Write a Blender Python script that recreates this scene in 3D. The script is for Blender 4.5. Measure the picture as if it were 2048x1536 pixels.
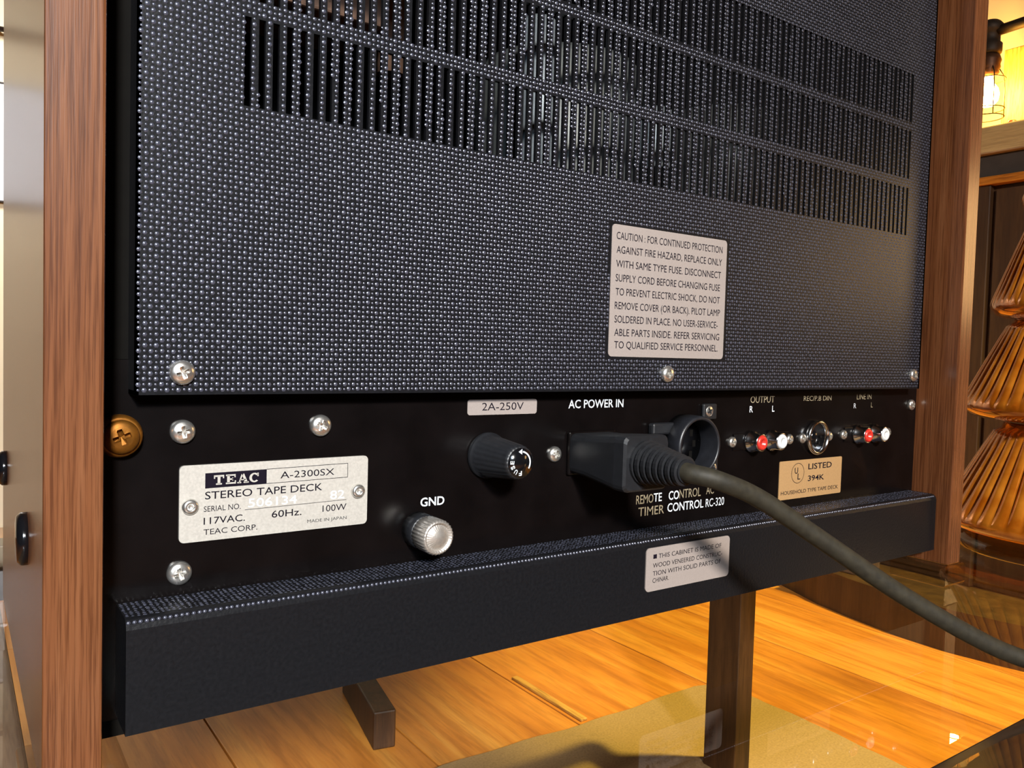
import bpy, bmesh, math, random
import numpy as np
from mathutils import Vector, Matrix

# ------------------------------------------------------------------ clearing
for _o in list(bpy.data.objects):
    bpy.data.objects.remove(_o, do_unlink=True)
scn = bpy.context.scene
COL = scn.collection
S = 0.001                      # everything below is laid out in millimetres
random.seed(7)
rng = np.random.default_rng(7)
PI = math.pi
ROOM = dict(x0=-1900, x1=1760, y0=-2700, y1=2000, z0=-440, z1=1950)

# ------------------------------------------------------------------ camera
cam_d = bpy.data.cameras.new('camera')
cam_d.sensor_width = 36.0
cam_d.lens = 1600.458 / 2048 * 36.0
cam_d.clip_start = 0.01
cam_d.clip_end = 50
cam = bpy.data.objects.new('camera', cam_d)
COL.objects.link(cam)
_r = Vector((0.819248, -0.572731, 0.028475)); _u = Vector((0.001058, 0.051166, 0.99869)); _f = Vector((0.573438, 0.818145, -0.042524))
cam.matrix_world = Matrix(((_r.x, _u.x, -_f.x, -9.9586 * S), (_r.y, _u.y, -_f.y, -230.6174 * S),
                           (_r.z, _u.z, -_f.z, 15.1133 * S), (0, 0, 0, 1)))
scn.camera = cam

# ------------------------------------------------------------------ light, world, exposure
scn.view_settings.view_transform = 'Standard'
scn.view_settings.look = 'None'
scn.view_settings.gamma = 1.0
scn.view_settings.use_curve_mapping = False
scn.view_settings.exposure = 0.0
scn.cycles.use_denoising = True
scn.cycles.max_bounces = 8
scn.cycles.transparent_max_bounces = 12
scn.cycles.sample_clamp_indirect = 6.0
world = bpy.data.worlds.new('world'); scn.world = world
world.use_nodes = True
world.node_tree.nodes['Background'].inputs[0].default_value = (1.0, 0.9, 0.78, 1)
world.node_tree.nodes['Background'].inputs[1].default_value = 0.05

def area(name, loc, target, sx, sy, power, color, spread=75):
    d = bpy.data.lights.new(name, 'AREA'); d.shape = 'RECTANGLE'
    d.size = sx * S; d.size_y = sy * S; d.energy = power; d.color = color; d.spread = math.radians(spread)
    o = bpy.data.objects.new(name, d); COL.objects.link(o)
    o.location = Vector(loc) * S
    o.rotation_euler = (Vector(target) - Vector(loc)).to_track_quat('-Z', 'Y').to_euler()
    return o
# daylight from the windows behind the photographer, an added fill that brightens the back wall, and warm room lamps on the right
area('window_light', (-560, -2050, 1000), (250, 100, -160), 200, 200, 25, (1.0, 0.93, 0.84))
area('left_window_light', (-430, -1260, 580), (20, 0, 70), 260, 260, 1.25, (0.62, 0.80, 1.0), 32)
area('back_wall_fill', (-400, 1250, 950), (60, 2000, 450), 300, 300, 3.2, (1.0, 0.95, 0.86), 60)
area('right_lamp_light', (1250, -430, 190), (300, 0, 40), 200, 200, 0.4, (1.0, 0.60, 0.24), 120)
def spot(name, loc, target, power, color, ang, blend, rad):
    d = bpy.data.lights.new(name, 'SPOT'); d.energy = power; d.color = color
    d.spot_size = math.radians(ang); d.spot_blend = blend; d.shadow_soft_size = rad * S
    o = bpy.data.objects.new(name, d); COL.objects.link(o); o.location = Vector(loc) * S
    o.rotation_euler = (Vector(target) - Vector(loc)).to_track_quat('-Z', 'Y').to_euler()
    return o
spot('ceiling_lamp_light', (1350, -120, 1850), (1150, 420, -440), 480, (1.0, 0.80, 0.17), 33, 0.5, 60)

# ------------------------------------------------------------------ helpers: meshes
WLOC = {}
def lin(h):
    c = [int(h[i:i + 2], 16) / 255 for i in (0, 2, 4)]
    return tuple((x / 12.92 if x <= 0.04045 else ((x + 0.055) / 1.055) ** 2.4) for x in c) + (1,)

class MB:
    """collects geometry (millimetres) for ONE mesh object"""
    def __init__(s): s.v = []; s.f = []; s.sm = []
    def add(s, vs, fs, smooth=False):
        b = len(s.v); s.v += [tuple(map(float, p)) for p in vs]
        for f in fs: s.f.append(tuple(b + i for i in f)); s.sm.append(smooth)
        return s
    def box(s, x0, x1, y0, y1, z0, z1, c=0.0):
        if c <= 0:
            vs = [(x, y, z) for z in (z0, z1) for y in (y0, y1) for x in (x0, x1)]
            return s.add(vs, [(0, 2, 3, 1), (4, 5, 7, 6), (0, 1, 5, 4), (2, 6, 7, 3), (0, 4, 6, 2), (1, 3, 7, 5)])
        bm = bmesh.new(); bmesh.ops.create_cube(bm, size=1)
        for v in bm.verts:
            v.co = ((x0 + x1) / 2 + v.co.x * (x1 - x0), (y0 + y1) / 2 + v.co.y * (y1 - y0), (z0 + z1) / 2 + v.co.z * (z1 - z0))
        bmesh.ops.bevel(bm, geom=bm.edges[:], offset=c, segments=2, profile=0.5, affect='EDGES')
        bm.verts.index_update()
        s.add([v.co[:] for v in bm.verts], [[v.index for v in f.verts] for f in bm.faces]); bm.free()
        return s
    def lathe(s, prof, c=(0, 0, 0), axis='z', n=32, mod=None, cap0=True, cap1=True, smooth=True):
        """prof: list of (radius, along). axis: 'z', '-y' (towards the photographer) or '-x'"""
        vs = []
        for (r, h) in prof:
            for k in range(n):
                a = 2 * PI * k / n
                rr = r * (mod(a, h) if mod else 1)
                p, q = rr * math.cos(a), rr * math.sin(a)
                if axis == 'z': vs.append((c[0] + p, c[1] + q, c[2] + h))
                elif axis == '-y': vs.append((c[0] + p, c[1] - h, c[2] + q))
                else: vs.append((c[0] - h, c[1] - p, c[2] + q))
        fs = []
        for i in range(len(prof) - 1):
            for k in range(n):
                k2 = (k + 1) % n
                fs.append((i * n + k, i * n + k2, (i + 1) * n + k2, (i + 1) * n + k))
        s.add(vs, fs, smooth)
        b = len(s.v) - len(vs)
        if cap0 and prof[0][0] > 1e-6: s.f.append(tuple(b + k for k in reversed(range(n)))); s.sm.append(False)
        if cap1 and prof[-1][0] > 1e-6: s.f.append(tuple(b + (len(prof) - 1) * n + k for k in range(n))); s.sm.append(False)
        return s
    def tube(s, pts, rad, n=12, cap=True, smooth=True):
        pts = [Vector(p) for p in pts]; m = len(pts)
        rads = rad if isinstance(rad, (list, tuple)) else [rad] * m
        vs = []; nrm = None
        for i, p in enumerate(pts):
            t = (pts[min(i + 1, m - 1)] - pts[max(i - 1, 0)]).normalized()
            if nrm is None:
                nrm = t.cross(Vector((0, 0, 1)));
                if nrm.length < 1e-3: nrm = t.cross(Vector((1, 0, 0)))
            nrm = (nrm - t * nrm.dot(t)).normalized(); bn = t.cross(nrm)
            for k in range(n):
                a = 2 * PI * k / n
                vs.append(p + (nrm * math.cos(a) + bn * math.sin(a)) * rads[i])
        fs = [(i * n + k, i * n + (k + 1) % n, (i + 1) * n + (k + 1) % n, (i + 1) * n + k) for i in range(m - 1) for k in range(n)]
        s.add(vs, fs, smooth)
        b = len(s.v) - len(vs)
        if cap:
            s.f.append(tuple(b + k for k in reversed(range(n)))); s.sm.append(False)
            s.f.append(tuple(b + (m - 1) * n + k for k in range(n))); s.sm.append(False)
        return s
    def prism(s, poly, a0, a1, plane='yz'):
        """polygon extruded: plane 'yz' along x, 'xy' along z, 'xz' along y"""
        n = len(poly)
        def P(p, a): return (a, p[0], p[1]) if plane == 'yz' else ((p[0], p[1], a) if plane == 'xy' else (p[0], a, p[1]))
        vs = [P(p, a0) for p in poly] + [P(p, a1) for p in poly]
        return s.add(vs, [tuple(reversed(range(n))), tuple(range(n, 2 * n))] + [(i, (i + 1) % n, n + (i + 1) % n, n + i) for i in range(n)])
    def mesh(s, name, origin=(0, 0, 0)):
        me = bpy.data.meshes.new(name)
        o = np.array(origin, float)
        v = (np.array(s.v, float).reshape(-1, 3) - o) * S
        me.from_pydata(v.tolist(), [], s.f)
        me.polygons.foreach_set('use_smooth', s.sm)
        bm = bmesh.new(); bm.from_mesh(me); bmesh.ops.recalc_face_normals(bm, faces=bm.faces[:]); bm.to_mesh(me); bm.free()
        me.update()
        return me

def put(name, me, mat, parent=None, loc=(0, 0, 0)):
    """links one mesh object whose data sits at world position loc (mm)"""
    o = bpy.data.objects.new(name, me)
    COL.objects.link(o)
    if mat is not None and not me.materials: me.materials.append(mat)
    set_loc(o, loc, parent)
    return o
def set_loc(o, loc, parent=None):
    WLOC[o.name] = Vector(loc)
    if parent is not None:
        o.parent = parent
        o.location = (Vector(loc) - WLOC[parent.name]) * S
    else:
        o.location = Vector(loc) * S
def build(mb, name, mat, parent=None, origin=None):
    if origin is None:
        a = np.array(mb.v); origin = tuple((a.min(0) + a.max(0)) / 2)
    return put(name, mb.mesh(name, origin), mat, parent, origin)
def tag(o, label=None, cat=None, group=None, kind=None):
    if label: o['label'] = label
    if cat: o['category'] = cat
    if group: o['group'] = group
    if kind: o['kind'] = kind
    return o
def thing(name, loc, label, cat, group=None):
    o = bpy.data.objects.new(name, None); COL.objects.link(o); o.empty_display_size = 0.02
    set_loc(o, loc)
    return tag(o, label, cat, group)

# ------------------------------------------------------------------ helpers: materials
def mat_new(name):
    m = bpy.data.materials.new(name); m.use_nodes = True
    nt = m.node_tree; b = nt.nodes['Principled BSDF']
    return m, nt, b
def N(nt, t, **kw):
    n = nt.nodes.new(t)
    for k, v in kw.items():
        if k in n.inputs: n.inputs[k].default_value = v
        else: setattr(n, k, v)
    return n
def ramp(nt, fac, stops):
    r = nt.nodes.new('ShaderNodeValToRGB')
    while len(r.color_ramp.elements) < len(stops): r.color_ramp.elements.new(0.5)
    for e, (p, c) in zip(r.color_ramp.elements, stops): e.position = p; e.color = c
    nt.links.new(fac, r.inputs[0]); return r
def coords(nt, scale=(1, 1, 1), which='Object'):
    tc = nt.nodes.new('ShaderNodeTexCoord'); mp = nt.nodes.new('ShaderNodeMapping')
    mp.inputs['Scale'].default_value = scale
    nt.links.new(tc.outputs[which], mp.inputs[0]); return mp.outputs[0]
def plain(name, col, rough=0.5, metal=0.0, spec=0.5, noise=0.12, nscale=300, bump=0.0, coat=0.0):
    """flat colour with a slight procedural mottle and optional fine relief"""
    m, nt, b = mat_new(name)
    c = lin(col) if isinstance(col, str) else col
    co = coords(nt)
    nz = N(nt, 'ShaderNodeTexNoise', Scale=nscale, Detail=3.0)
    nt.links.new(co, nz.inputs['Vector'])
    lo = tuple(x * (1 - noise) for x in c[:3]) + (1,); hi = tuple(min(1, x * (1 + noise)) for x in c[:3]) + (1,)
    r = ramp(nt, nz.outputs[0], [(0.3, lo), (0.7, hi)])
    nt.links.new(r.outputs[0], b.inputs['Base Color'])
    b.inputs['Roughness'].default_value = rough; b.inputs['Metallic'].default_value = metal
    b.inputs['Specular IOR Level'].default_value = spec
    b.inputs['Coat Weight'].default_value = coat
    if bump:
        bp = N(nt, 'ShaderNodeBump', Strength=bump, Distance=0.0004)
        nt.links.new(nz.outputs[0], bp.inputs['Height']); nt.links.new(bp.outputs[0], b.inputs['Normal'])
    return m
def wood(name, dark, mid, light, along='z', stretch=(130, 6), rough=0.4, coat=0.0, pore=0.25, vary=0.0, bump=0.25):
    m, nt, b = mat_new(name)
    a, l = stretch
    sc = {'z': (a, a, l), 'y': (a, l, a), 'x': (l, a, a)}[along]
    co = coords(nt, sc)
    src = co
    if vary:
        oi = nt.nodes.new('ShaderNodeObjectInfo')
        mul = N(nt, 'ShaderNodeVectorMath', operation='SCALE'); mul.inputs['Scale'].default_value = 40
        comb = nt.nodes.new('ShaderNodeCombineXYZ')
        for i in range(3): nt.links.new(oi.outputs['Random'], comb.inputs[i])
        nt.links.new(comb.outputs[0], mul.inputs[0])
        ad = N(nt, 'ShaderNodeVectorMath', operation='ADD')
        nt.links.new(co, ad.inputs[0]); nt.links.new(mul.outputs[0], ad.inputs[1]); src = ad.outputs[0]
    n1 = N(nt, 'ShaderNodeTexNoise', Scale=0.8, Detail=6.0, Roughness=0.62, Distortion=0.6)
    nt.links.new(src, n1.inputs['Vector'])
    r1 = ramp(nt, n1.outputs[0], [(0.28, lin(dark)), (0.5, lin(mid)), (0.72, lin(light))])
    mp2 = N(nt, 'ShaderNodeMapping'); mp2.inputs['Scale'].default_value = (6, 6, 6)
    nt.links.new(src, mp2.inputs[0])
    n2 = N(nt, 'ShaderNodeTexNoise', Scale=1.0, Detail=3.0, Roughness=0.7)
    nt.links.new(mp2.outputs[0], n2.inputs['Vector'])
    r2 = ramp(nt, n2.outputs[0], [(0.38, (1 - pore * 1.7, 1 - pore * 1.9, 1 - pore * 2, 1)), (0.55, (1, 1, 1, 1))])
    mx = nt.nodes.new('ShaderNodeMix'); mx.data_type = 'RGBA'; mx.blend_type = 'MULTIPLY'; mx.inputs[0].default_value = 1
    nt.links.new(r1.outputs[0], mx.inputs[6]); nt.links.new(r2.outputs[0], mx.inputs[7])
    out = mx.outputs[2]
    if vary:
        hs = nt.nodes.new('ShaderNodeHueSaturation')
        mr = N(nt, 'ShaderNodeMapRange'); mr.inputs[3].default_value = 1 - vary; mr.inputs[4].default_value = 1 + vary
        nt.links.new(oi.outputs['Random'], mr.inputs[0]); nt.links.new(mr.outputs[0], hs.inputs['Value'])
        nt.links.new(out, hs.inputs['Color']); out = hs.outputs[0]
    nt.links.new(out, b.inputs['Base Color'])
    b.inputs['Roughness'].default_value = rough; b.inputs['Coat Weight'].default_value = coat; b.inputs['Coat Roughness'].default_value = 0.25
    if bump:
        bp = N(nt, 'ShaderNodeBump', Strength=bump, Distance=0.0003)
        nt.links.new(n2.outputs[0], bp.inputs['Height']); nt.links.new(bp.outputs[0], b.inputs['Normal'])
    return m
def glass(name, tint=(1, 1, 1, 1), ior=1.5, rough=0.0):
    """clear sheet glass: fresnel reflection over plain see-through"""
    m = bpy.data.materials.new(name); m.use_nodes = True; nt = m.node_tree
    for n in list(nt.nodes):
        if n.type != 'OUTPUT_MATERIAL': nt.nodes.remove(n)
    out = [n for n in nt.nodes if n.type == 'OUTPUT_MATERIAL'][0]
    fr = N(nt, 'ShaderNodeFresnel', IOR=ior); tr = N(nt, 'ShaderNodeBsdfTransparent', Color=tint); gl = N(nt, 'ShaderNodeBsdfGlossy', Roughness=rough)
    mx = nt.nodes.new('ShaderNodeMixShader')
    ge = nt.nodes.new('ShaderNodeNewGeometry')
    sub = N(nt, 'ShaderNodeMath', operation='SUBTRACT'); sub.inputs[0].default_value = 1.0
    mul = N(nt, 'ShaderNodeMath', operation='MULTIPLY')
    nt.links.new(ge.outputs['Backfacing'], sub.inputs[1]); nt.links.new(fr.outputs[0], mul.inputs[0]); nt.links.new(sub.outputs[0], mul.inputs[1])
    nt.links.new(mul.outputs[0], mx.inputs[0]); nt.links.new(tr.outputs[0], mx.inputs[1]); nt.links.new(gl.outputs[0], mx.inputs[2])
    nt.links.new(mx.outputs[0], out.inputs[0]); return m
def emit(name, col, strength):
    m, nt, b = mat_new(name)
    b.inputs['Base Color'].default_value = col; b.inputs['Emission Color'].default_value = col
    b.inputs['Emission Strength'].default_value = strength; return m

M = {}
M['walnut'] = wood('walnut', '4a2a17', '5c3720', '69442b', 'z', (240, 5), 0.25, 0.0, 0.26, 0.0, 0.10)
M['steel'] = plain('embossed_vinyl_steel', '0f0f11', 0.30, 0.0, 0.2, 0.2, 900, 0.2)
M['nub'] = plain('vinyl_nub', '3c3e4a', 0.27, 0.32, 0.9, 0.1, 900)
M['panel'] = plain('black_satin_panel', '070505', 0.24, 0.0, 0.22, 0.3, 60)
M['void'] = plain('dark_interior', '060504', 0.85, 0.0, 0.08)
M['alu'] = plain('aluminium_plate', '8f8a82', 0.5, 0.1, 0.5, 0.10, 1500, 0.1)
M['paper'] = plain('paper_label', '786f6a', 0.6, 0.0, 0.3, 0.06, 2500)
M['paper_tan'] = plain('tan_paper_label', '8a6c48', 0.6, 0.0, 0.3, 0.10, 2500)
M['ink'] = plain('black_ink', '100c14', 0.9, 0.0, 0.05)
M['white_ink'] = plain('white_ink', 'a6aaae', 0.6, 0.0, 0.3, 0.05)
M['faded_ink'] = plain('faded_ink', '6f6552', 0.6, 0.0, 0.3, 0.4, 700)
M['stamp'] = plain('stamped_metal', 'f2f0ec', 0.4, 0.1, 0.5, 0.05)
M['zinc'] = plain('zinc_screw', 'd8d5cf', 0.26, 0.95, 0.5, 0.08, 700, 0.12)
M['brass'] = plain('brass_screw', '6e4410', 0.5, 0.8, 0.5, 0.2, 500)
M['chrome'] = plain('chrome', 'd9dadc', 0.14, 1.0, 0.5, 0.04)
M['grey_metal'] = plain('brushed_knob_metal', 'b5aea6', 0.33, 0.8, 0.5, 0.1, 900, 0.15)
M['rubber'] = plain('black_rubber', '101114', 0.45, 0.0, 0.45, 0.2, 500, 0.1)
M['plastic'] = plain('black_plastic', '121114', 0.30, 0.0, 0.5, 0.2, 300)
M['socket_black'] = plain('socket_black', '15161a', 0.4, 0.0, 0.4, 0.2, 300)
M['gloss_black'] = plain('glossy_black_plastic', '0a0a0c', 0.12, 0.0, 0.6)
M['cord'] = plain('grey_cord_sheath', '211e16', 0.62, 0.0, 0.25, 0.3, 320, 0.3)
M['red'] = plain('red_plastic', 'a8241c', 0.35)
M['white_plastic'] = plain('white_plastic', 'b4b6b6', 0.35)
M['grey_green'] = plain('grey_steel_can', '5f6260', 0.45, 0.2, 0.4, 0.25, 60)
M['silver_can'] = plain('silver_can', 'b9c4cc', 0.25, 0.7)
M['pale_bakelite'] = plain('pale_brown_board', '8a6a56', 0.6, 0.0, 0.3, 0.2, 120)
M['maroon'] = plain('maroon_component', '3c1420', 0.5)
M['tabletop'] = glass('clear_table_glass', (0.98, 0.99, 0.98, 1), 1.42)
M['acrylic'] = glass('clear_acrylic', (0.92, 0.89, 0.84, 1), 1.49, 0.02)
M['rail'] = wood('dark_table_wood', '1c120b', '2c1c10', '3a2616', 'x', (60, 4), 0.5, 0.0, 0.2)
M['reflection_and_block'] = wood('brown_reflection_and_block_wood', '4a3626', '6a5240', '7c6450', 'y', (60, 4), 0.5, 0.0, 0.2)
M['leg'] = wood('dark_leg_wood', '2a190c', '442a14', '54361c', 'z', (60, 4), 0.55, 0.0, 0.2)
M['floor'] = wood('amber_floor_board', 'a05a1e', 'cc8030', 'e2a04a', 'y', (22, 1.7), 0.45, 0.0, 0.12, 0.10)
M['subfloor'] = plain('dark_subfloor', '2a1404', 0.8)
M['lath'] = wood('pale_light_streak', 'b8843a', 'c8964a', 'd8a85c', 'y', (40, 3), 0.45)  # for the strip standing in for a streak of light on the floor
M['rug'] = plain('beige_rug', '967a58', 0.95, 0.0, 0.1, 0.14, 420, 0.5)
M['wall'] = plain('cream_wall', 'e6dcc4', 0.8, 0.0, 0.3, 0.03, 8)
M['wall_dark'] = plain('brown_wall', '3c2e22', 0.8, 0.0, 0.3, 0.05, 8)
M['ceiling'] = plain('plaster_ceiling', '6a5440', 0.9, 0.0, 0.2, 0.02, 8)
M['board'] = plain('whiteboard', 'dbe3f2', 0.35, 0.0, 0.4, 0.02)
M['dark_line'] = plain('dark_metal_rod', '22181c', 0.5)
M['slab'] = wood('greyed_oak_slab', '7c6448', '9a7f5e', 'b09672', 'y', (40, 3), 0.6, 0.0, 0.12)
M['slate'] = plain('dark_slate', '3a3431', 0.6, 0.0, 0.3, 0.12, 60)
M['trim'] = wood('orange_trim', '9a5a14', 'b87020', 'c8842c', 'y', (60, 4), 0.4)
M['cab'] = wood('dark_cabinet_wood', '2e1c0e', '402a16', '4e361e', 'z', (40, 3), 0.5, 0.1, 0.15)
M['iron'] = plain('iron_pipe', '2a2018', 0.6, 0.4, 0.5, 0.25, 120, 0.2)
M['copper'] = plain('copper_socket', '4a3020', 0.5, 0.6, 0.5, 0.2, 200)
M['rustic'] = wood('rustic_board', '8a6a30', 'c8a24c', 'dcb860', 'z', (60, 5), 0.7, 0.0, 0.3)
M['bulb'] = emit('lit_bulb', (1.0, 0.50, 0.075, 1), 480)
M['redbit'] = plain('red_cap', 'c2331f', 0.4)

# amber mercury glass for the tree
def amber(name):
    m, nt, b = mat_new(name)
    co = coords(nt)
    nz = N(nt, 'ShaderNodeTexNoise', Scale=60, Detail=3.0); nt.links.new(co, nz.inputs['Vector'])
    r = ramp(nt, nz.outputs[0], [(0.3, lin('a8560c')), (0.7, lin('d88a2a'))])
    nt.links.new(r.outputs[0], b.inputs['Base Color'])
    b.inputs['Metallic'].default_value = 0.5; b.inputs['Roughness'].default_value = 0.07
    b.inputs['Coat Weight'].default_value = 1.0; b.inputs['Coat Roughness'].default_value = 0.03
    return m
M['amber'] = amber('amber_mercury_glass')
M['amber_base'] = glass('clear_amber_base', (0.72, 0.55, 0.34, 1), 1.5, 0.03)

# ------------------------------------------------------------------ room shell
R = ROOM
def struct(name, mb, mat): return tag(build(mb, name, mat), kind='structure')
floor = struct('floor', MB().box(R['x0'], R['x1'], R['y0'], R['y1'], R['z0'] - 60, R['z0'] - 14), M['subfloor'])
struct('ceiling', MB().box(R['x0'], R['x1'], R['y0'], R['y1'], R['z1'], R['z1'] + 40), M['ceiling'])
struct('wall_back', MB().box(R['x0'], R['x1'], R['y1'], R['y1'] + 40, R['z0'] - 14, R['z1']), M['wall'])
struct('wall_front', MB().box(R['x0'], R['x1'], R['y0'] - 40, R['y0'], R['z0'] - 14, R['z1']), M['wall_dark'])
struct('wall_left', MB().box(R['x0'] - 40, R['x0'], R['y0'], R['y1'], R['z0'] - 14, R['z1']), M['wall_dark'])
struct('wall_right', MB().box(R['x1'], R['x1'] + 40, R['y0'], R['y1'], R['z0'] - 14, R['z1']), M['wall'])
# floor boards run away from the photographer, joints recessed between chamfered edges
edges = [239 - 188 * k for k in range(11, 0, -1)] + [239, 424.5, 618.3, 848.5, 1063, 1262, 1462, 1662, R['x1']]
for a, b_ in zip(edges[:-1], edges[1:]):
    x0, x1 = max(a, R['x0']) + 0.9, min(b_, R['x1']) - 0.9
    if x1 - x0 < 5: continue
    build(MB().box(x0, x1, R['y0'], R['y1'], R['z0'] - 14, R['z0'], 1.2), 'plank', M['floor'], floor)
build(MB().box(624, 634, 505, 655, -440, -436.5, 1.0), 'floor_light_streak', M['lath'])  # raised pale strip standing in for a streak of light on the boards
tag(bpy.data.objects['floor_light_streak'], 'narrow pale strip on the floor boards by the rug, standing in for a streak of light', 'lath')

# ------------------------------------------------------------------ beige rug
mb = MB()
nx, ny = 60, 60
X0, X1, Y0, Y1 = -380, 858, -500, 494
vs = []
for j in range(ny + 1):
    for i in range(nx + 1):
        x = X0 + (X1 - X0) * i / nx; y = Y0 + (Y1 - Y0) * j / ny
        if j == ny: y += 2.5 * math.sin(i * 0.35) + 1.0 * math.sin(i * 1.3) - (7 if i > nx - 2 else 0)
        if i == nx: x += 2 * math.sin(j * 0.4) + (1 * math.sin(j * 1.7)) - (7 if j > ny - 2 else 0)
        vs.append((x, y, -434 + 0.8 * math.sin(i * 1.1) * math.sin(j * 0.9)))
fs = [(j * (nx + 1) + i, j * (nx + 1) + i + 1, (j + 1) * (nx + 1) + i + 1, (j + 1) * (nx + 1) + i) for j in range(ny) for i in range(nx)]
rim = [i for i in range(nx + 1)] + [(j + 1) * (nx + 1) + nx for j in range(ny)] + [ny * (nx + 1) + nx - 1 - i for i in range(nx)] + [(ny - 1 - j) * (nx + 1) for j in range(ny - 1)]
nb = len(vs)
vs += [(vs[k][0], vs[k][1], -440) for k in rim]
m_ = len(rim)
fs += [(rim[k], nb + k, nb + (k + 1) % m_, rim[(k + 1) % m_]) for k in range(m_)]
mb.add(vs, fs, False)
tag(build(mb, 'floor_rug', M['rug']), 'plain beige rectangular rug on the floor under the glass table', 'rug')

# ------------------------------------------------------------------ glass table
table = thing('glass_table', (285, 105, -440), 'low table with clear glass top and dark square wooden legs', 'table')
build(MB().box(-48, 720, -165, 375, -115, -107, 1.2), 'glass_top', M['tabletop'], table)
build(MB().box(-16, 694, -134, -103, -150, -115.2, 1), 'rail', M['rail'], table)
build(MB().box(-14, 694, 352, 375, -150, -115.2, 1), 'rail', M['rail'], table)
build(MB().box(-14.5, 9, -102.5, 351.5, -150, -115.2, 1), 'rail', M['reflection_and_block'], table)  # added rail, stands in for the deck side panel reflected in the glass
for (x0, x1, y0, y1) in ((669, 694, 308, 350), (695, 719, -134, -92), (-42, -17, 308, 350), (-42, -17, -134, -92)):
    build(MB().box(x0, x1, y0, y1, -440, -115.2, 1.0), 'leg', M['leg'], table)

# ------------------------------------------------------------------ clear risers under the deck
for k, (x0, x1, y0, y1, lab) in enumerate(((429, 453, -16, 15, 'clear acrylic riser block under the right rear corner of the tape deck'),
                                           (4, 28, -12, 19, 'clear acrylic riser block under the left rear corner of the tape deck'),
                                           (429, 453, 130, 161, 'clear acrylic riser block under the far right corner of the tape deck'),
                                           (4, 28, 130, 161, 'clear acrylic riser block under the far left corner of the tape deck'))):
    mb = MB().box(x0, x1, y0, y1, -107, -96, 1.2)
    tag(build(mb, 'riser_block', M['acrylic']), lab, 'riser block', 'clear riser blocks under the deck')

# ------------------------------------------------------------------ tape deck
deck = thing('tape_deck', (228.6, 75, -96), 'reel tape deck seen from behind, black slotted back panel in a walnut cabinet', 'tape deck')
P = lambda mb, name, mat, parent=deck, origin=None: build(mb, name, mat, parent, origin)
XL, XR = 20.6, 436.6
P(MB().box(7.6, XL, -14, 165, -96, 345, 0.8), 'side_panel', M['walnut'])
P(MB().box(XR, 449.6, -14, 165, -96, 345, 0.8), 'side_panel', M['walnut'])
P(MB().box(7.6, 449.6, -14, 165, 345.2, 359, 0.8), 'top_panel', M['walnut'])
P(MB().box(XL + .2, XR - .2, 161, 165, -90, 345, 0.5), 'front_plate', M['slate'])
P(MB().box(XL + .2, XR - .2, 9, 161, -95, -90), 'bottom_board', M['void'])
# recessed black jack panel and the dark frame around the embossed cover
P(MB().box(XL + .3, XR - .3, 8, 10, -89.8, 9.5), 'jack_panel', M['panel'])
P(MB().box(XL + .3, 31.5, 9, 11, 9.6, 344.8), 'back_frame', M['void'])
P(MB().box(422.5, XR - .3, 9, 11, 9.6, 344.8), 'back_frame', M['void'])
P(MB().box(XL + .3, XR - .3, 120, 122, 9.6, 344.8), 'chassis_wall', M['void'])
P(MB().box(XL + .3, XR - .3, 10.2, 120, 7.0, 9.0), 'chassis_floor', M['void'])

# embossed steel cover with three rows of vent slots
GX0, GX1, GZ0, GZ1 = 29.5, 423.6, 0.3, 338.0
SL0, PITCH, NS, SW = 58.13, 4.0, 87, 1.9
rows = [(81.45, 106.16), (110.94, 135.6), (140.4, 165.1)]
xs = [GX0]
for k in range(NS): xs += [SL0 + PITCH * k - SW / 2, SL0 + PITCH * k + SW / 2]
xs.append(GX1)
zs = [GZ0]
for a, b_ in rows: zs += [a, b_]
zs.append(GZ1)
nxs, nzs = len(xs), len(zs)
YF, YB = 0.0, 1.4
vid = lambda i, j, s: (s * nzs + j) * nxs + i
vs = [(x, (YF, YB)[s], z) for s in range(2) for z in zs for x in xs]
hole = lambda i, j: (i % 2 == 1) and (j % 2 == 1) and 0 <= i < nxs - 1 and 0 <= j < nzs - 1
fs = []
for j in range(nzs - 1):
    for i in range(nxs - 1):
        if hole(i, j):
            q = [(i, j), (i + 1, j), (i + 1, j + 1), (i, j + 1)]
            for k in range(4):
                a, c = q[k], q[(k + 1) % 4]
                fs.append((vid(*a, 0), vid(*c, 0), vid(*c, 1), vid(*a, 1)))
        else:
            fs.append((vid(i, j, 0), vid(i + 1, j, 0), vid(i + 1, j + 1, 0), vid(i, j + 1, 0)))
            fs.append((vid(i, j + 1, 1), vid(i + 1, j + 1, 1), vid(i + 1, j, 1), vid(i, j, 1)))
mb = MB(); mb.add(vs, fs)
# turned-in flanges
mb.box(GX0, GX0 + 1.2, YF, 8.6, GZ0, GZ1); mb.box(GX1 - 1.2, GX1, YF, 8.6, GZ0, GZ1)
mb.box(GX0, GX1, YF + 0.01, 7.9, GZ0 - 0.01, GZ0 + 1.2); mb.box(GX0, GX1, YF, 8.6, GZ1 - 1.2, GZ1)
cover = P(mb, 'back_cover', M['steel'], origin=(226.5, 0, 150))

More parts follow.
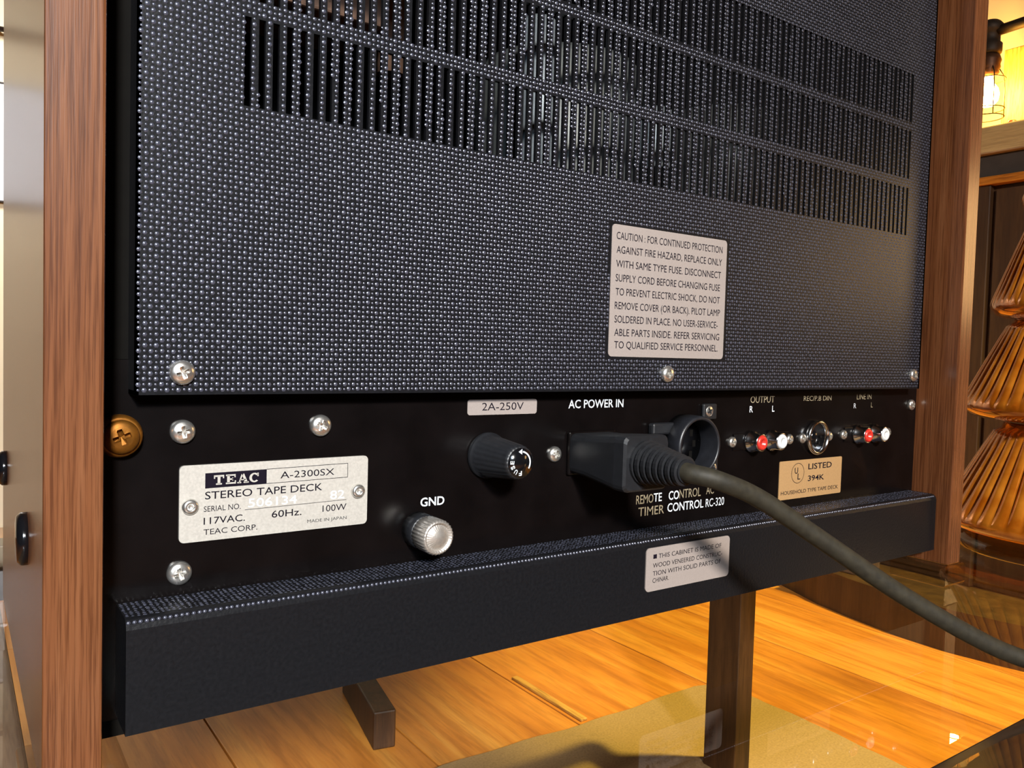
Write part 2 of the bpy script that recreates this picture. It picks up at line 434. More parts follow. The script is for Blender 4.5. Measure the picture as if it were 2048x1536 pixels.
def nubs(pts, rads, hts, name, mat, parent, normal='-y', seg=6):
    """thousands of embossed nubs as one mesh (nobody could count them)"""
    n = len(pts); a = np.arange(seg) * 2 * PI / seg
    ring = np.stack([np.cos(a), np.sin(a)], 1)
    loc = np.zeros((n, 2 * seg + 1, 3))
    for lvl, (fr, fh) in enumerate(((1.0, 0.0), (0.62, 0.68))):
        loc[:, lvl * seg:(lvl + 1) * seg, 0] = ring[None, :, 0] * (rads * fr)[:, None]
        loc[:, lvl * seg:(lvl + 1) * seg, 2] = ring[None, :, 1] * (rads * fr)[:, None]
        loc[:, lvl * seg:(lvl + 1) * seg, 1] = -(hts * fh)[:, None]
    loc[:, 2 * seg, 1] = -hts
    v = (loc + pts[:, None, :]).reshape(-1, 3) * S
    quads = np.array([(k, (k + 1) % seg, seg + (k + 1) % seg, seg + k) for k in range(seg)])
    tris = np.array([(seg + k, seg + (k + 1) % seg, 2 * seg) for k in range(seg)])
    base = (np.arange(n) * (2 * seg + 1))[:, None, None]
    li = np.concatenate([(quads[None] + base).reshape(-1), (tris[None] + base).reshape(-1)])
    nq, ntr = n * seg, n * seg
    ls = np.concatenate([np.arange(nq) * 4, nq * 4 + np.arange(ntr) * 3])
    me = bpy.data.meshes.new(name)
    me.vertices.add(len(v)); me.vertices.foreach_set('co', v.ravel())
    me.loops.add(len(li)); me.loops.foreach_set('vertex_index', li.astype(np.int32))
    me.polygons.add(nq + ntr); me.polygons.foreach_set('loop_start', ls.astype(np.int32))
    me.polygons.foreach_set('use_smooth', np.ones(nq + ntr, bool))
    me.update(calc_edges=True); me.validate()
    o = put(name, me, mat, parent, (0, 0, 0)); o['kind'] = 'stuff'
    return o
DX, DZ = 1.46, 1.49
def lattice(x0, x1, z0, z1, y, ok):
    out, big = [], []
    for j in range(int((z1 - z0) / DZ)):
        for i in range(int((x1 - x0) / DX)):
            x = x0 + (i + 0.5) * DX + 0.1 * math.sin(j * 0.21); z = z0 + (j + 0.5) * DZ
            if ok(x, z): out.append((x + random.uniform(-.09, .09), y, z + random.uniform(-.09, .09))); big.append((i + j) % 2)
    return np.array(out), np.array(big)
def ok_cover(x, z):
    for a, b_ in rows:
        if a - 0.35 < z < b_ + 0.35:
            k = (x - SL0) / PITCH; kk = round(k)
            if 0 <= kk < NS and abs(k - kk) * PITCH < SW / 2 + 0.06: return False
    if 195.5 < x < 262.8 and 12.6 < z < 65.2: return False
    return True
pts, big = lattice(GX0 + 0.3, GX1 - 0.3, GZ0 + 0.6, 246, 0.0, ok_cover)
jit = rng.uniform(0.88, 1.12, len(pts))
nub = nubs(pts, np.where(big == 1, 0.63, 0.37) * jit, np.where(big == 1, 0.23, 0.13) * jit, 'embossing', M['nub'], cover)

# base rail at the bottom, same embossed steel, rounded top edge with a narrow ledge
AX0, AX1 = 26.8, 432.5
prof = [(-8, -88), (-8, -60.2), (-7.6, -58.8), (-6.6, -57.8), (-5.0, -57.4), (7.9, -57.4), (7.9, -88)]
rail = P(MB().prism(prof, AX0, AX1, 'yz'), 'base_rail', M['steel'], origin=(229, -8, -72))
def nubs_up(pts, rads, hts, name, mat, parent):
    o = nubs(np.stack([pts[:, 0], -pts[:, 2], pts[:, 1]], 1), rads, hts, name, mat, parent)
    co = np.zeros(len(o.data.vertices) * 3); o.data.vertices.foreach_get('co', co); co = co.reshape(-1, 3)
    o.data.vertices.foreach_set('co', np.stack([co[:, 0], co[:, 2], -co[:, 1]], 1).ravel()); o.data.update()
    return o
pu = np.array([(AX0 + 0.7 + 1.46 * i + random.uniform(-.15, .15), -5.0 + 1.45 * j + random.uniform(-.3, .3), -57.4) for i in range(277) for j in range(9)])
nubs_up(pu, np.full(len(pu), 0.5) * rng.uniform(.7, 1.2, len(pu)), np.full(len(pu), 0.2) * rng.uniform(.4, 1.3, len(pu)), 'embossing', M['nub'], rail)
pl = np.array([(AX0 + 0.7 + 1.46 * i + random.uniform(-.15, .15), -7.35 + random.uniform(-.1, .1), -58.5) for i in range(277)])
nubs(pl, np.full(len(pl), 0.6), np.full(len(pl), 0.38), 'embossing', M['nub'], rail)

# ---- lettering helpers: real letter outlines as flat mesh print
def text_mb(body, x0, x1, z0, z1, y, bold=0.0, mb=None, xform=None):
    """letters fitted to the box x0..x1 and cap height z0..z1, facing the photographer"""
    cu = bpy.data.curves.new('lettering', 'FONT'); cu.body = 'H'; cu.size = 1.0; cu.resolution_u = 3; cu.offset = bold
    ob = bpy.data.objects.new('lettering', cu); COL.objects.link(ob)
    dg = bpy.context.evaluated_depsgraph_get()
    me = bpy.data.meshes.new_from_object(ob.evaluated_get(dg))
    ys = [v.co.y for v in me.vertices]; cap0, cap1 = min(ys), max(ys); bpy.data.meshes.remove(me)
    cu.body = body
    dg = bpy.context.evaluated_depsgraph_get(); dg.update()
    me = bpy.data.meshes.new_from_object(ob.evaluated_get(dg))
    co = np.zeros(len(me.vertices) * 3); me.vertices.foreach_get('co', co); co = co.reshape(-1, 3)
    xa, xb = co[:, 0].min(), co[:, 0].max()
    X = x0 + (co[:, 0] - xa) / (xb - xa) * (x1 - x0); Z = z0 + (co[:, 1] - cap0) / (cap1 - cap0) * (z1 - z0)
    fs = [tuple(p.vertices) for p in me.polygons]
    if mb is None: mb = MB()
    P3 = [(x, y, z) for x, z in zip(X, Z)]
    if xform: P3 = [xform(p) for p in P3]
    mb.add(P3, fs)
    bpy.data.objects.remove(ob); bpy.data.meshes.remove(me); bpy.data.curves.remove(cu)
    return mb
def print_obj(mb, mat, parent, name='lettering'):
    return build(mb, name, mat, parent)
def rounded_plate(x0, x1, z0, z1, yf, yb, r, skew=(0, 0)):
    poly = []
    for cx, cz, a0 in ((x1 - r, z1 - r, 0), (x0 + r, z1 - r, 90), (x0 + r, z0 + r, 180), (x1 - r, z0 + r, 270)):
        for k in range(5):
            a = math.radians(a0 + 22.5 * k); poly.append((cx + r * math.cos(a), cz + r * math.sin(a)))
    return MB().prism(poly, yf, yb, 'xz')

# ---- screws
def screw_mesh(name, r, h, arm=0.17, arml=0.52, n=48):
    a_, b_ = r * arm, r * arml
    mb = MB(); vs = []
    A = [2 * PI * (k + 0.5) / n for k in range(n)]
    def cross(t):
        c, s = abs(math.cos(t - 0.35)) + 1e-9, abs(math.sin(t - 0.35)) + 1e-9
        return max(min(b_ / c, a_ / s), min(a_ / c, b_ / s))
    dome = lambda q: h * (0.35 + 0.65 * math.sqrt(max(0, 1 - q * q)))
    rings = []
    rings.append([(r, 0)] * n); rings.append([(r, h * 0.35)] * n)
    for q in (0.94, 0.8, 0.62): rings.append([(r * q, dome(q))] * n)
    rings.append([(cross(t), dome(cross(t) / r)) for t in A])
    rings.append([(cross(t) * 0.96, dome(cross(t) / r) - h * 0.6) for t in A])
    rings.append([(0.02, h * 0.12)] * n)
    for ring in rings:
        for (rr, hh), t in zip(ring, A): vs.append((rr * math.cos(t), -hh, rr * math.sin(t)))
    fs = []; m = len(rings)
    for i in range(m - 1):
        for k in range(n):
            fs.append((i * n + k, i * n + (k + 1) % n, (i + 1) * n + (k + 1) % n, (i + 1) * n + k))
    mb.add(vs, fs, False)
    for i, f in enumerate(mb.f):
        lvl = i // n
        mb.sm[i] = lvl in (1, 2, 3)
    return mb.mesh(name)
sc_big = screw_mesh('screw', 3.4, 2.3); sc_mid = screw_mesh('screw', 3.0, 2.1); sc_small = screw_mesh('screw', 2.5, 1.9)
def screw(x, z, y, me, mat=M['zinc'], rot=0.0):
    o = put('screw', me, mat, deck, (x, y, z)); o.rotation_euler = (0, rot, 0); return o
for i, (x, z) in enumerate(((41.5, 6.4), (228.2, 7.1), (416.0, 7.6))): screw(x, z, -0.05, sc_big, rot=0.5 * i)
for i, (x, z) in enumerate(((43.6, -10.7), (84.4, -10.2), (43.1, -51.1), (177.6, -24.0), (262.5, -9.3), (266.3, -34.7), (430.4, -9.3))):
    screw(x, z, 8, sc_big if i < 3 else sc_mid, rot=0.7 * i + 0.2)
for i, (x, z) in enumerate(((279.6, -23.8), (321.4, -24.2), (331.6, -24.1), (353.6, -24.0), (366.3, -23.7), (407.6, -23.9))):
    screw(x, z, 8, sc_small, rot=0.9 * i)
# large brass screw with cup washer next to the left wooden side
o = put('brass_screw', screw_mesh('brass_screw', 4.6, 2.4, 0.16, 0.5), M['brass'], deck, (27.2, 4.6, -11.2)); o['label'] = 'large brass screw'
build(MB().lathe([(5.9, 0), (5.9, 1.2), (5.2, 3.4), (4.7, 3.4)], (27.2, 7.9, -11.2), '-y', 32), 'cup_washer', M['brass'], o)

# ---- rating plate
plate = P(rounded_plate(42.8, 100.6, -42.6, -20.4, 7.2, 8, 1.4), 'rating_plate', M['alu']); plate['label'] = 'silver metal rating plate'
yt = 7.15
mb = MB()
mb.add([(49.8, yt, -27.3), (67.6, yt, -27.2), (67.6, yt, -22.8), (49.8, yt, -22.9)], [(0, 1, 2, 3)])
def bar(mb, xa, za, xb, zb, w, y):
    d = Vector((xb - xa, zb - za)); n = Vector((-d.y, d.x)).normalized() * w / 2
    mb.add([(xa - n.x, y, za - n.y), (xb - n.x, y, zb - n.y), (xb + n.x, y, zb + n.y), (xa + n.x, y, za + n.y)], [(0, 1, 2, 3)])
for q in ((67.6, -27.15, 93.6, -26.95), (67.6, -22.8, 93.6, -22.5), (93.6, -26.95, 93.6, -22.5)): bar(mb, *q, 0.16, yt)
bar(mb, 61.2, -34.55, 93.3, -34.15, 0.14, yt)
text_mb('A-2300SX', 71.8, 89.1, -25.9, -23.85, yt, 0.0, mb)
text_mb('STEREO TAPE DECK', 49.8, 85.2, -30.5, -28.3, yt, 0.004, mb)
text_mb('SERIAL NO.', 49.5, 60.0, -34.1, -32.5, yt, 0.0, mb)
text_mb('117VAC.', 49.5, 61.3, -37.8, -35.8, yt, 0.004, mb)
text_mb('60Hz.', 69.3, 78.6, -37.7, -35.6, yt, 0.004, mb)
text_mb('100W', 85.4, 93.4, -37.4, -35.4, yt, 0.0, mb)
text_mb('TEAC CORP.', 49.5, 65.0, -40.8, -39.2, yt, 0.0, mb)
text_mb('MADE IN JAPAN', 80.5, 93.5, -40.4, -39.45, yt, -0.004, mb)
print_obj(mb, M['ink'], plate)
# slab-serif maker's name knocked out of the black block
mb = MB(); yk = 7.1
def rect(x0, x1, z0, z1): mb.add([(x0, yk, z0), (x1, yk, z0), (x1, yk, z1), (x0, yk, z1)], [(0, 1, 2, 3)])
z0, z1 = -26.45, -23.65; hh = z1 - z0; t = 0.62
x = 52.2                                            # T
rect(x, x + 2.9, z1 - 0.5, z1); rect(x, x + 0.35, z1 - 1.0, z1 - .45); rect(x + 2.55, x + 2.9, z1 - 1.0, z1 - .45)
rect(x + 1.05, x + 1.85, z0 + 0.3, z1 - .45); rect(x + 0.6, x + 2.3, z0, z0 + 0.42)
x = 55.6                                            # E
rect(x + .35, x + 1.15, z0 + 0.3, z1 - .3); rect(x, x + 2.8, z1 - .45, z1); rect(x, x + 2.9, z0, z0 + .45); rect(x + 1.1, x + 2.1, z0 + hh / 2 - .22, z0 + hh / 2 + .22)
rect(x + 2.45, x + 2.8, z1 - .95, z1 - .4); rect(x + 2.55, x + 2.9, z0 + .4, z0 + .95); rect(x + 1.8, x + 2.1, z0 + hh / 2 - .45, z0 + hh / 2 + .45)
x = 58.9                                            # A
mb.add([(x + .35, yk, z0 + .2), (x + .75, yk, z0 + .2), (x + 1.75, yk, z1), (x + 1.25, yk, z1)], [(0, 1, 2, 3)])
mb.add([(x + 2.2, yk, z0 + .2), (x + 3.05, yk, z0 + .2), (x + 1.95, yk, z1), (x + 1.25, yk, z1)], [(0, 1, 2, 3)])
rect(x + .8, x + 2.4, z0 + .85, z0 + 1.15); rect(x, x + 1.15, z0, z0 + .4); rect(x + 1.85, x + 3.35, z0, z0 + .4)
x = 62.4; cx, cz = x + 1.5, (z0 + z1) / 2           # C
vs, fs = [], []
for k in range(21):
    a = math.radians(42 + 276 * k / 20)
    for (ra, rb) in ((1.5, 1.42), (0.72, 0.98)): vs.append((cx + ra * math.cos(a), yk, cz + rb * math.sin(a)))
for k in range(20): fs.append((2 * k, 2 * k + 1, 2 * k + 3, 2 * k + 2))
mb.add(vs, fs); rect(x + 2.35, x + 2.75, cz + 0.35, z1)
print_obj(mb, M['alu'], plate, 'maker_name')
mb = text_mb('506134', 62.2, 77.0, -33.9, -31.4, yt, -0.002); text_mb('82', 87.9, 92.6, -33.6, -31.0, yt, -0.002, mb)
print_obj(mb, M['stamp'], plate, 'stamped_number')
rv = MB().lathe([(2.3, 0), (2.3, .6), (1.9, 1.2), (1.2, 1.35), (0.9, 1.2), (0.75, .3), (0.01, .3)], (0, 0, 0), '-y', 24).mesh('rivet')
for (x, z) in ((45.7, -32.2), (97.2, -31.7)): put('rivet', rv, M['zinc'], plate, (x, 7.2, z))

# ---- caution label on the cover
lab = P(rounded_plate(196.1, 261.8, 13.7, 64.3, -0.25, 0.0, 1.6), 'caution_label', M['paper']); lab['label'] = 'white paper caution label'
lines = [('CAUTION : FOR CONTINUED PROTECTION', 198.4, 258.9, 58.7), ('AGAINST FIRE HAZARD, REPLACE ONLY', 198.6, 258.9, 53.4),
         ('WITH SAME TYPE FUSE. DISCONNECT', 198.6, 258.6, 48.0), ('SUPPLY CORD BEFORE CHANGING FUSE', 198.6, 258.2, 42.6),
         ('TO PREVENT ELECTRIC SHOCK, DO NOT', 198.8, 258.4, 37.3), ('REMOVE COVER (OR BACK). PILOT LAMP', 198.6, 258.8, 32.0),
         ('SOLDERED IN PLACE. NO USER-SERVICE-', 198.7, 257.7, 26.8), ('ABLE PARTS INSIDE. REFER SERVICING', 198.8, 259.0, 21.7),
         ('TO QUALIFIED SERVICE PERSONNEL.', 199.0, 258.3, 16.9)]
mb = MB()
for tx, xa, xb, zb in lines: text_mb(tx, xa, xb, zb, zb + 2.75, -0.3, 0.0, mb)
print_obj(mb, M['ink'], lab)

# ---- cabinet label on the base rail
lab = P(rounded_plate(212.2, 261.2, -78.3, -61.0, -8.45, -8.0, 1.8), 'cabinet_label', M['paper']); lab['label'] = 'small paper label about the wooden cabinet'
mb = MB(); yl = -8.5
mb.add([(216, yl, -65.4), (217.9, yl, -65.4), (217.9, yl, -63.7), (216, yl, -63.7)], [(0, 1, 2, 3)])
for tx, xa, xb, zb in (('THIS CABINET IS MADE OF', 218.9, 255.9, -65.5), ('WOOD VENEERED CONSTRUC-', 215.9, 256.6, -69.0), ('TION WITH SOLID PARTS OF', 216.0, 255.9, -72.2), ('CHINAR.', 216.0, 225.0, -75.0)):
    text_mb(tx, xa, xb, zb, zb + 1.8, yl, 0.0, mb)
print_obj(mb, M['ink'], lab)

# ---- listing label
lab = P(rounded_plate(315.1, 366.2, -53.6, -34.8, 7.7, 8.0, 0.8), 'listing_label', M['paper_tan']); lab['label'] = 'tan paper listing label'
mb = MB(); yl = 7.65
vs, fs = [], []
for k in range(33):
    a = 2 * PI * k / 32
    for rr in (5.0, 4.75): vs.append((329.5 + rr * 1.02 * math.cos(a), yl, -41.2 + rr * math.sin(a)))
for k in range(32): fs.append((2 * k, 2 * k + 1, 2 * k + 3, 2 * k + 2))
mb.add(vs, fs)
text_mb('U', 327.0, 329.6, -41.4, -38.4, yl, 0.01, mb); text_mb('L', 329.4, 331.6, -44.4, -41.4, yl, 0.01, mb)
text_mb('LISTED', 337.8, 357.4, -39.9, -37.0, yl, 0.012, mb); text_mb('394K', 337.9, 351.3, -45.7, -43.0, yl, 0.012, mb)
text_mb('HOUSEHOLD TYPE TAPE DECK', 316.8, 363.6, -51.2, -49.4, yl, 0.004, mb)
print_obj(mb, M['ink'], lab)

# ---- fuse rating label
lab = P(rounded_plate(138.4, 168.7, -8.3, -2.8, 7.75, 8.0, 1.0), 'fuse_label', M['paper']); lab['label'] = 'small white label above the fuse'
print_obj(text_mb('2A-250V', 144.4, 162.6, -6.7, -4.0, 7.7, -0.002), M['ink'], lab)

# ---- white and faded print on the jack panel
jp = bpy.data.objects['jack_panel']; yj = 7.92
for tx, xa, xb, za, zb, bd_, ink in (
        ('GND', 120.6, 130.0, -39.1, -36.1, 0.02, 'white_ink'), ('AC POWER IN', 184.0, 212.5, -6.7, -3.4, 0.012, 'white_ink'),
        ('CONTROL', 240.0, 262.5, -52.1, -48.4, 0.012, 'white_ink'), ('RC-320', 264.0, 276.2, -52.1, -48.5, 0.004, 'white_ink'),
        ('TE', 231.6, 236.4, -47.0, -43.4, 0.01, 'white_ink'), ('CO', 240.5, 246.8, -47.0, -43.2, 0.016, 'white_ink'),
        ('R', 291.4, 293.8, -10.6, -7.6, 0.016, 'white_ink'), ('L', 307.8, 309.6, -10.6, -7.7, 0.016, 'white_ink'),
        ('R', 375.0, 377.2, -10.2, -7.6, -0.002, 'white_ink'),
        ('REMO', 221.5, 231.4, -47.2, -43.5, 0.004, 'faded_ink'), ('NTROL', 247.0, 260.5, -46.8, -43.0, 0.004, 'faded_ink'),
        ('AC', 264.0, 269.0, -46.4, -42.6, 0.0, 'faded_ink'), ('TIMER', 223.0, 238.0, -52.4, -48.7, 0.004, 'faded_ink'),
        ('OUTPUT', 291.8, 309.3, -6.2, -3.1, 0.004, 'faded_ink'), ('REC/P.B DIN', 332.0, 355.0, -5.8, -3.4, 0.0, 'faded_ink'),
        ('LINE IN', 377.5, 391.0, -5.6, -2.8, 0.0, 'faded_ink'), ('L', 391.0, 392.6, -10.0, -7.4, -0.004, 'faded_ink')):
    print_obj(text_mb(tx, xa, xb, za, zb, yj, bd_), M[ink], jp, 'panel_print')

# ---- fuse holder
ribs = lambda a, h: 1.0 + (0.018 * math.cos(24 * a) if h > 3.5 else 0)
FX, FZ = 147.0, -22.8
fuse = P(MB().lathe([(8.2, 0), (8.3, 1.0), (8.1, 2.0), (7.7, 2.3), (7.6, 3.4), (7.3, 3.8), (5.9, 19.5), (5.5, 20.6), (5.0, 20.9)], (FX, 8, FZ), '-y', 96, ribs), 'fuse_cap', M['rubber'])
fuse['label'] = 'black tapered fuse cap with white arrow'
build(MB().lathe([(5.05, 0), (5.0, 0.25), (0.01, 0.3)], (FX, -12.9, FZ), '-y', 48), 'cap_face', M['gloss_black'], fuse)
mb = MB(); yf = -13.28
vs, fs = [], []
for k in range(15):
    a = math.radians(-32 + 112 * k / 14)
    for rr in (3.55, 4.1): vs.append((FX + rr * math.cos(a), yf, FZ + rr * math.sin(a)))
for k in range(14): fs.append((2 * k, 2 * k + 1, 2 * k + 3, 2 * k + 2))
mb.add(vs, fs)
a = math.radians(84); ex, ez = FX + 3.8 * math.cos(a), FZ + 3.8 * math.sin(a)
mb.add([(ex, yf, ez + 0.95), (ex, yf, ez - 0.95), (ex - 1.5, yf, ez)], [(0, 1, 2)])
for ch, deg in (('F', 268), ('U', 236), ('S', 204), ('E', 176)):
    a = math.radians(deg); rot = a - PI / 2 if False else a + PI / 2 + PI
    c0, s0 = math.cos(rot), math.sin(rot); cx, cz = FX + 3.55 * math.cos(a), FZ + 3.55 * math.sin(a)
    rot2 = a - PI / 2; c2, s2 = math.cos(rot2), math.sin(rot2)
    text_mb(ch, -0.6, 0.6, -0.8, 0.8, yf, 0.03, mb, lambda p: (cx + p[0] * c2 - p[2] * s2, p[1], cz + p[0] * s2 + p[2] * c2))
print_obj(mb, M['white_ink'], fuse, 'lettering')

# ---- ground terminal
GX, GZ = 119.6, -46.6
gnd = P(MB().lathe([(5.9, 0), (5.9, 6.2), (5.4, 6.6)], (GX, 8, GZ), '-y', 48, lambda a, h: 1 + 0.02 * math.cos(20 * a)), 'ground_terminal', M['rubber'])
kn = build(MB().lathe([(5.2, 0), (5.7, 0.4), (5.75, 7.6), (5.3, 8.3), (4.7, 8.5), (4.4, 7.4), (4.1, 7.5), (2.6, 8.4), (0.01, 8.7)], (GX, 1.4, GZ), '-y', 120,
           lambda a, h: 1 + (0.028 * math.cos(30 * a) if 0.3 < h < 8 else 0)), 'knurled_knob', M['grey_metal'], gnd); kn['label'] = 'knurled silver ground knob'

# ---- phono jacks in pairs on a grey bracket
def jack_pair(x0, x1, z, dx):
    br = P(MB().box(x0 + 1, x1 - 1, 7.5, 8, z - 3.8, z + 3.8, 0.2), 'jack_plate', M['panel'])
    for x, mt, tip in ((x0 + dx[0], M['red'], 'red'), (x0 + dx[1], M['white_plastic'], 'white')):
        j = build(MB().lathe([(5.0, 0), (5.0, 1.0), (4.1, 1.3), (4.1, 6.0), (3.9, 6.3), (3.4, 6.3), (3.4, 5.4)], (x, 7.5, z), '-y', 28), 'phono_jack', M['chrome'], br); j['label'] = 'silver phono socket with ' + tip + ' centre'
        build(MB().lathe([(3.35, 0), (3.35, 6.3), (2.9, 6.9), (1.5, 6.9), (1.3, 4.5), (0.01, 4.5)], (x, 7.4, z), '-y', 28), 'jack_insert', mt, br)['label'] = tip + ' socket insulator'
jack_pair(279.6, 321.4, -24.0, (13.2, 27.8))
jack_pair(366.3, 407.6, -23.9, (12.6, 28.2))
# ---- DIN socket ring
dn = P(MB().lathe([(8.6, 0), (8.6, 2.2), (8.0, 2.8), (7.2, 2.8), (7.0, 0.4)], (342.6, 8, -24.0), '-y', 40, cap1=False), 'din_socket', M['chrome'])
build(MB().lathe([(7.0, 0), (0.01, 0.05)], (342.6, 7.6, -24.0), '-y', 32), 'socket_insert', M['gloss_black'], dn)
for k in range(5):
    a = math.radians(180 + 45 * k)
    build(MB().lathe([(0.9, 0), (0.7, 0.2), (0.01, 0.2)], (342.6 + 4.2 * math.cos(a), 7.6, -24 + 4.2 * math.sin(a)), '-y', 10), 'pin_hole', M['void'], dn)

# ---- round remote-control socket
rc = P(MB().lathe([(13.0, 0), (12.8, 9.6), (12.3, 10.4), (11.4, 10.4), (11.1, 9.8), (11.0, 0.6)], (247.6, 8, -23.2), '-y', 48, cap1=False), 'remote_socket', M['socket_black'])
build(MB().lathe([(11.2, 0), (0.01, 0.05)], (247.6, 7.4, -23.2), '-y', 40), 'socket_insert', M['gloss_black'], rc)
for k in range(8):
    a = 2 * PI * k / 8
    build(MB().box(247.6 + 6.5 * math.cos(a) - .9, 247.6 + 6.5 * math.cos(a) + .9, 7.2, 7.6, -23.2 + 6.5 * math.sin(a) - 1.4, -23.2 + 6.5 * math.sin(a) + 1.4), 'pin_slot', M['void'], rc)
build(MB().box(226.5, 240.5, 4.6, 8, -18.5, -13.5, 1.0), 'socket_lug', M['rubber'], rc)
build(MB().box(262.5, 269.5, 6.4, 8, -39.0, -30.5, 0.8), 'socket_lug', M['rubber'], rc)
build(MB().box(258.5, 267.5, 6.4, 8, -13.0, -6.0, 0.8), 'socket_lug', M['rubber'], rc)

# ---- mains inlet behind the plug
P(MB().box(183.5, 207.5, 6.2, 8, -32.5, -15.5, 0.8), 'mains_inlet', M['panel'])

# ---- parts seen dimly through the vent slots
P(MB().box(60, 128, 60, 100, 139, 152, 1), 'terminal_board', M['pale_bakelite'])
for (x, z, h, mt) in ((74, 152, 30, 'maroon'), (92, 152, 24, 'pale_bakelite'), (112, 152, 34, 'maroon'), (140, 128, 40, 'pale_bakelite')):
    P(MB().lathe([(6, 0), (6, h - 1), (5, h), (0.01, h)], (x, 78, z), 'z', 20), 'capacitor', M[mt])
P(MB().lathe([(36, 0), (38, 3), (38, 66), (35, 70), (12, 71), (12, 76), (0.01, 76)], (216, 62, 72), 'z', 48), 'motor_can', M['grey_green'])
for (x, z, h) in ((178, 84, 60), (243, 96, 26)):
    P(MB().lathe([(7, 0), (7.5, 1), (7.5, h - 2), (6, h), (0.01, h)], (x, 26, z), 'z', 24), 'capacitor', M['silver_can'])
P(MB().lathe([(30, 0), (32, 3), (32, 60), (30, 64), (0.01, 64)], (330, 66, 78), 'z', 40), 'motor_can', M['grey_green'])

# ---- bumpers on the left outer side
for (y, z, r) in ((35.5, -43.0, 7.6), (140, -37, 6.8)):
    P(MB().lathe([(r, 0), (r, 1.5), (r * 0.86, 2.6), (0.01, 2.8)], (7.6, y, z), '-x', 28), 'rubber_bumper', M['gloss_black'])

# ------------------------------------------------------------------ power cord with moulded plug
cord = thing('power_cord', (195, 0, -24), 'grey power cord with moulded black plug pushed into the back of the tape deck', 'power cord')
# plug body: loft of rounded sections along -y
def sect(y, x0, x1, z0, z1, r):
    out = []
    for cx, cz, a0 in ((x1 - r, z1 - r, 0), (x0 + r, z1 - r, 90), (x0 + r, z0 + r, 180), (x1 - r, z0 + r, 270)):
        for k in range(4):
            a = math.radians(a0 + 30 * k); out.append((cx + r * math.cos(a), y, cz + r * math.sin(a)))
    return out
def loft(secs, smooth=False):
    mb = MB(); n = len(secs[0]); vs = [p for s_ in secs for p in s_]
    fs = [(i * n + k, i * n + (k + 1) % n, (i + 1) * n + (k + 1) % n, (i + 1) * n + k) for i in range(len(secs) - 1) for k in range(n)]
    mb.add(vs, fs, smooth); mb.f += [tuple(reversed(range(n))), tuple((len(secs) - 1) * n + k for k in range(n))]; mb.sm += [False, False]
    return mb
build(loft([sect(6.1, 184, 206, -31.6, -16.2, 2.5), sect(-2, 184, 206, -32, -16, 2.5), sect(-18, 183.6, 206.2, -34.2, -14.6, 2.5), sect(-19, 183.6, 206.2, -34.4, -14.4, 2.5),
            sect(-23.4, 184.0, 206.0, -34.4, -14.4, 2.3), sect(-24.4, 184.8, 205.2, -33.6, -15.2, 2.0)]), 'plug_body', M['rubber'], cord)
# ribbed strain relief
secs = []
yy = -24.0
for k in range(8):
    q = k / 7; rr = 8.2 - 3.0 * q
    zc = -24.0 - 0.5 * q
    for dy, f_ in ((0, 1.0), (1.55, 1.0), (1.7, 0.80), (2.35, 0.80)):
        y = yy - dy
        secs.append([(194.6 + 0.3 * q + rr * f_ * 1.05 * math.cos(2 * PI * a / 24), y, zc + rr * f_ * math.sin(2 * PI * a / 24)) for a in range(24)])
    yy -= 2.45
build(loft(secs), 'strain_relief', M['rubber'], cord)
cp = [(194.6, -38, -24.4), (195.2, -45.5, -25.0), (202.3, -51.6, -27.1), (218.3, -55.8, -33.8), (242.4, -63.7, -48.8), (273.4, -76.7, -69.6), (301.0, -90.8, -86.5), (318.1, -100.8, -94.7), (342.5, -117.2, -102.3), (373.3, -134, -103.4), (420, -150, -103.4), (520, -158, -103.4), (640, -150, -103.4), (715, -150, -103.4)]
def catmull(pts, k=8):
    pts = [Vector(p) for p in pts]; out = []
    for i in range(len(pts) - 1):
        p0, p1, p2, p3 = pts[max(i - 1, 0)], pts[i], pts[i + 1], pts[min(i + 2, len(pts) - 1)]
        for s_ in range(k):
            t = s_ / k
            out.append(0.5 * ((2 * p1) + (-p0 + p2) * t + (2 * p0 - 5 * p1 + 4 * p2 - p3) * t * t + (-p0 + 3 * p1 - 3 * p2 + p3) * t ** 3))
    out.append(pts[-1]); return out
build(MB().tube(catmull(cp), 3.35, 16), 'cord', M['cord'], cord)

# ------------------------------------------------------------------ amber glass tree
TX, TY = 582, -14
tree = thing('glass_tree', (TX, TY, -107), 'amber ribbed glass Christmas tree ornament on the glass table right of the deck', 'ornament')
fl = 48
def fluted(lo, hi, amp=0.022):
    def f(a, h):
        q = max(0.0, min(1.0, (h - lo) / (hi - lo))); w = math.sin(PI * q) ** 0.5 if 0 < q < 1 else 0
        return 1 + amp * w * (abs(math.cos(fl / 2 * a)) ** 0.6 * 2 - 1)
    return f
tiers = [(70, -86, -29, 41), (61.5, -12, 40, 37), (47, 54, 110, 27), (32, 122, 176, 15)]   # rim radius, rim height, neck height, neck radius
for (rr, zr, zn, rn) in tiers:
    pr_ = [(rn * 0.94, zr - 9.5), (rr * 0.80, zr - 9), (rr * 0.92, zr - 6.5), (rr * 0.985, zr - 3), (rr, zr), (rr * 0.985, zr + 3)]
    for k in range(1, 15):
        q = k / 14; pr_.append((rr * 0.985 + (rn - rr * 0.985) * q ** 0.92, zr + 3 + (zn - zr - 3) * q))
    pr_ += [(rn * 0.9, zn + 2.5), (rn * 0.86, zn + 6)]
    build(MB().lathe([(r, h) for r, h in pr_], (TX, TY, 0), 'z', 384, fluted(zr + 1, zn + 1)), 'tier', M['amber'], tree)
build(MB().lathe([(13, 178), (12, 200), (7, 232), (3, 258), (0.5, 270)], (TX, TY, 0), 'z', 192, fluted(176, 268)), 'tip', M['amber'], tree)
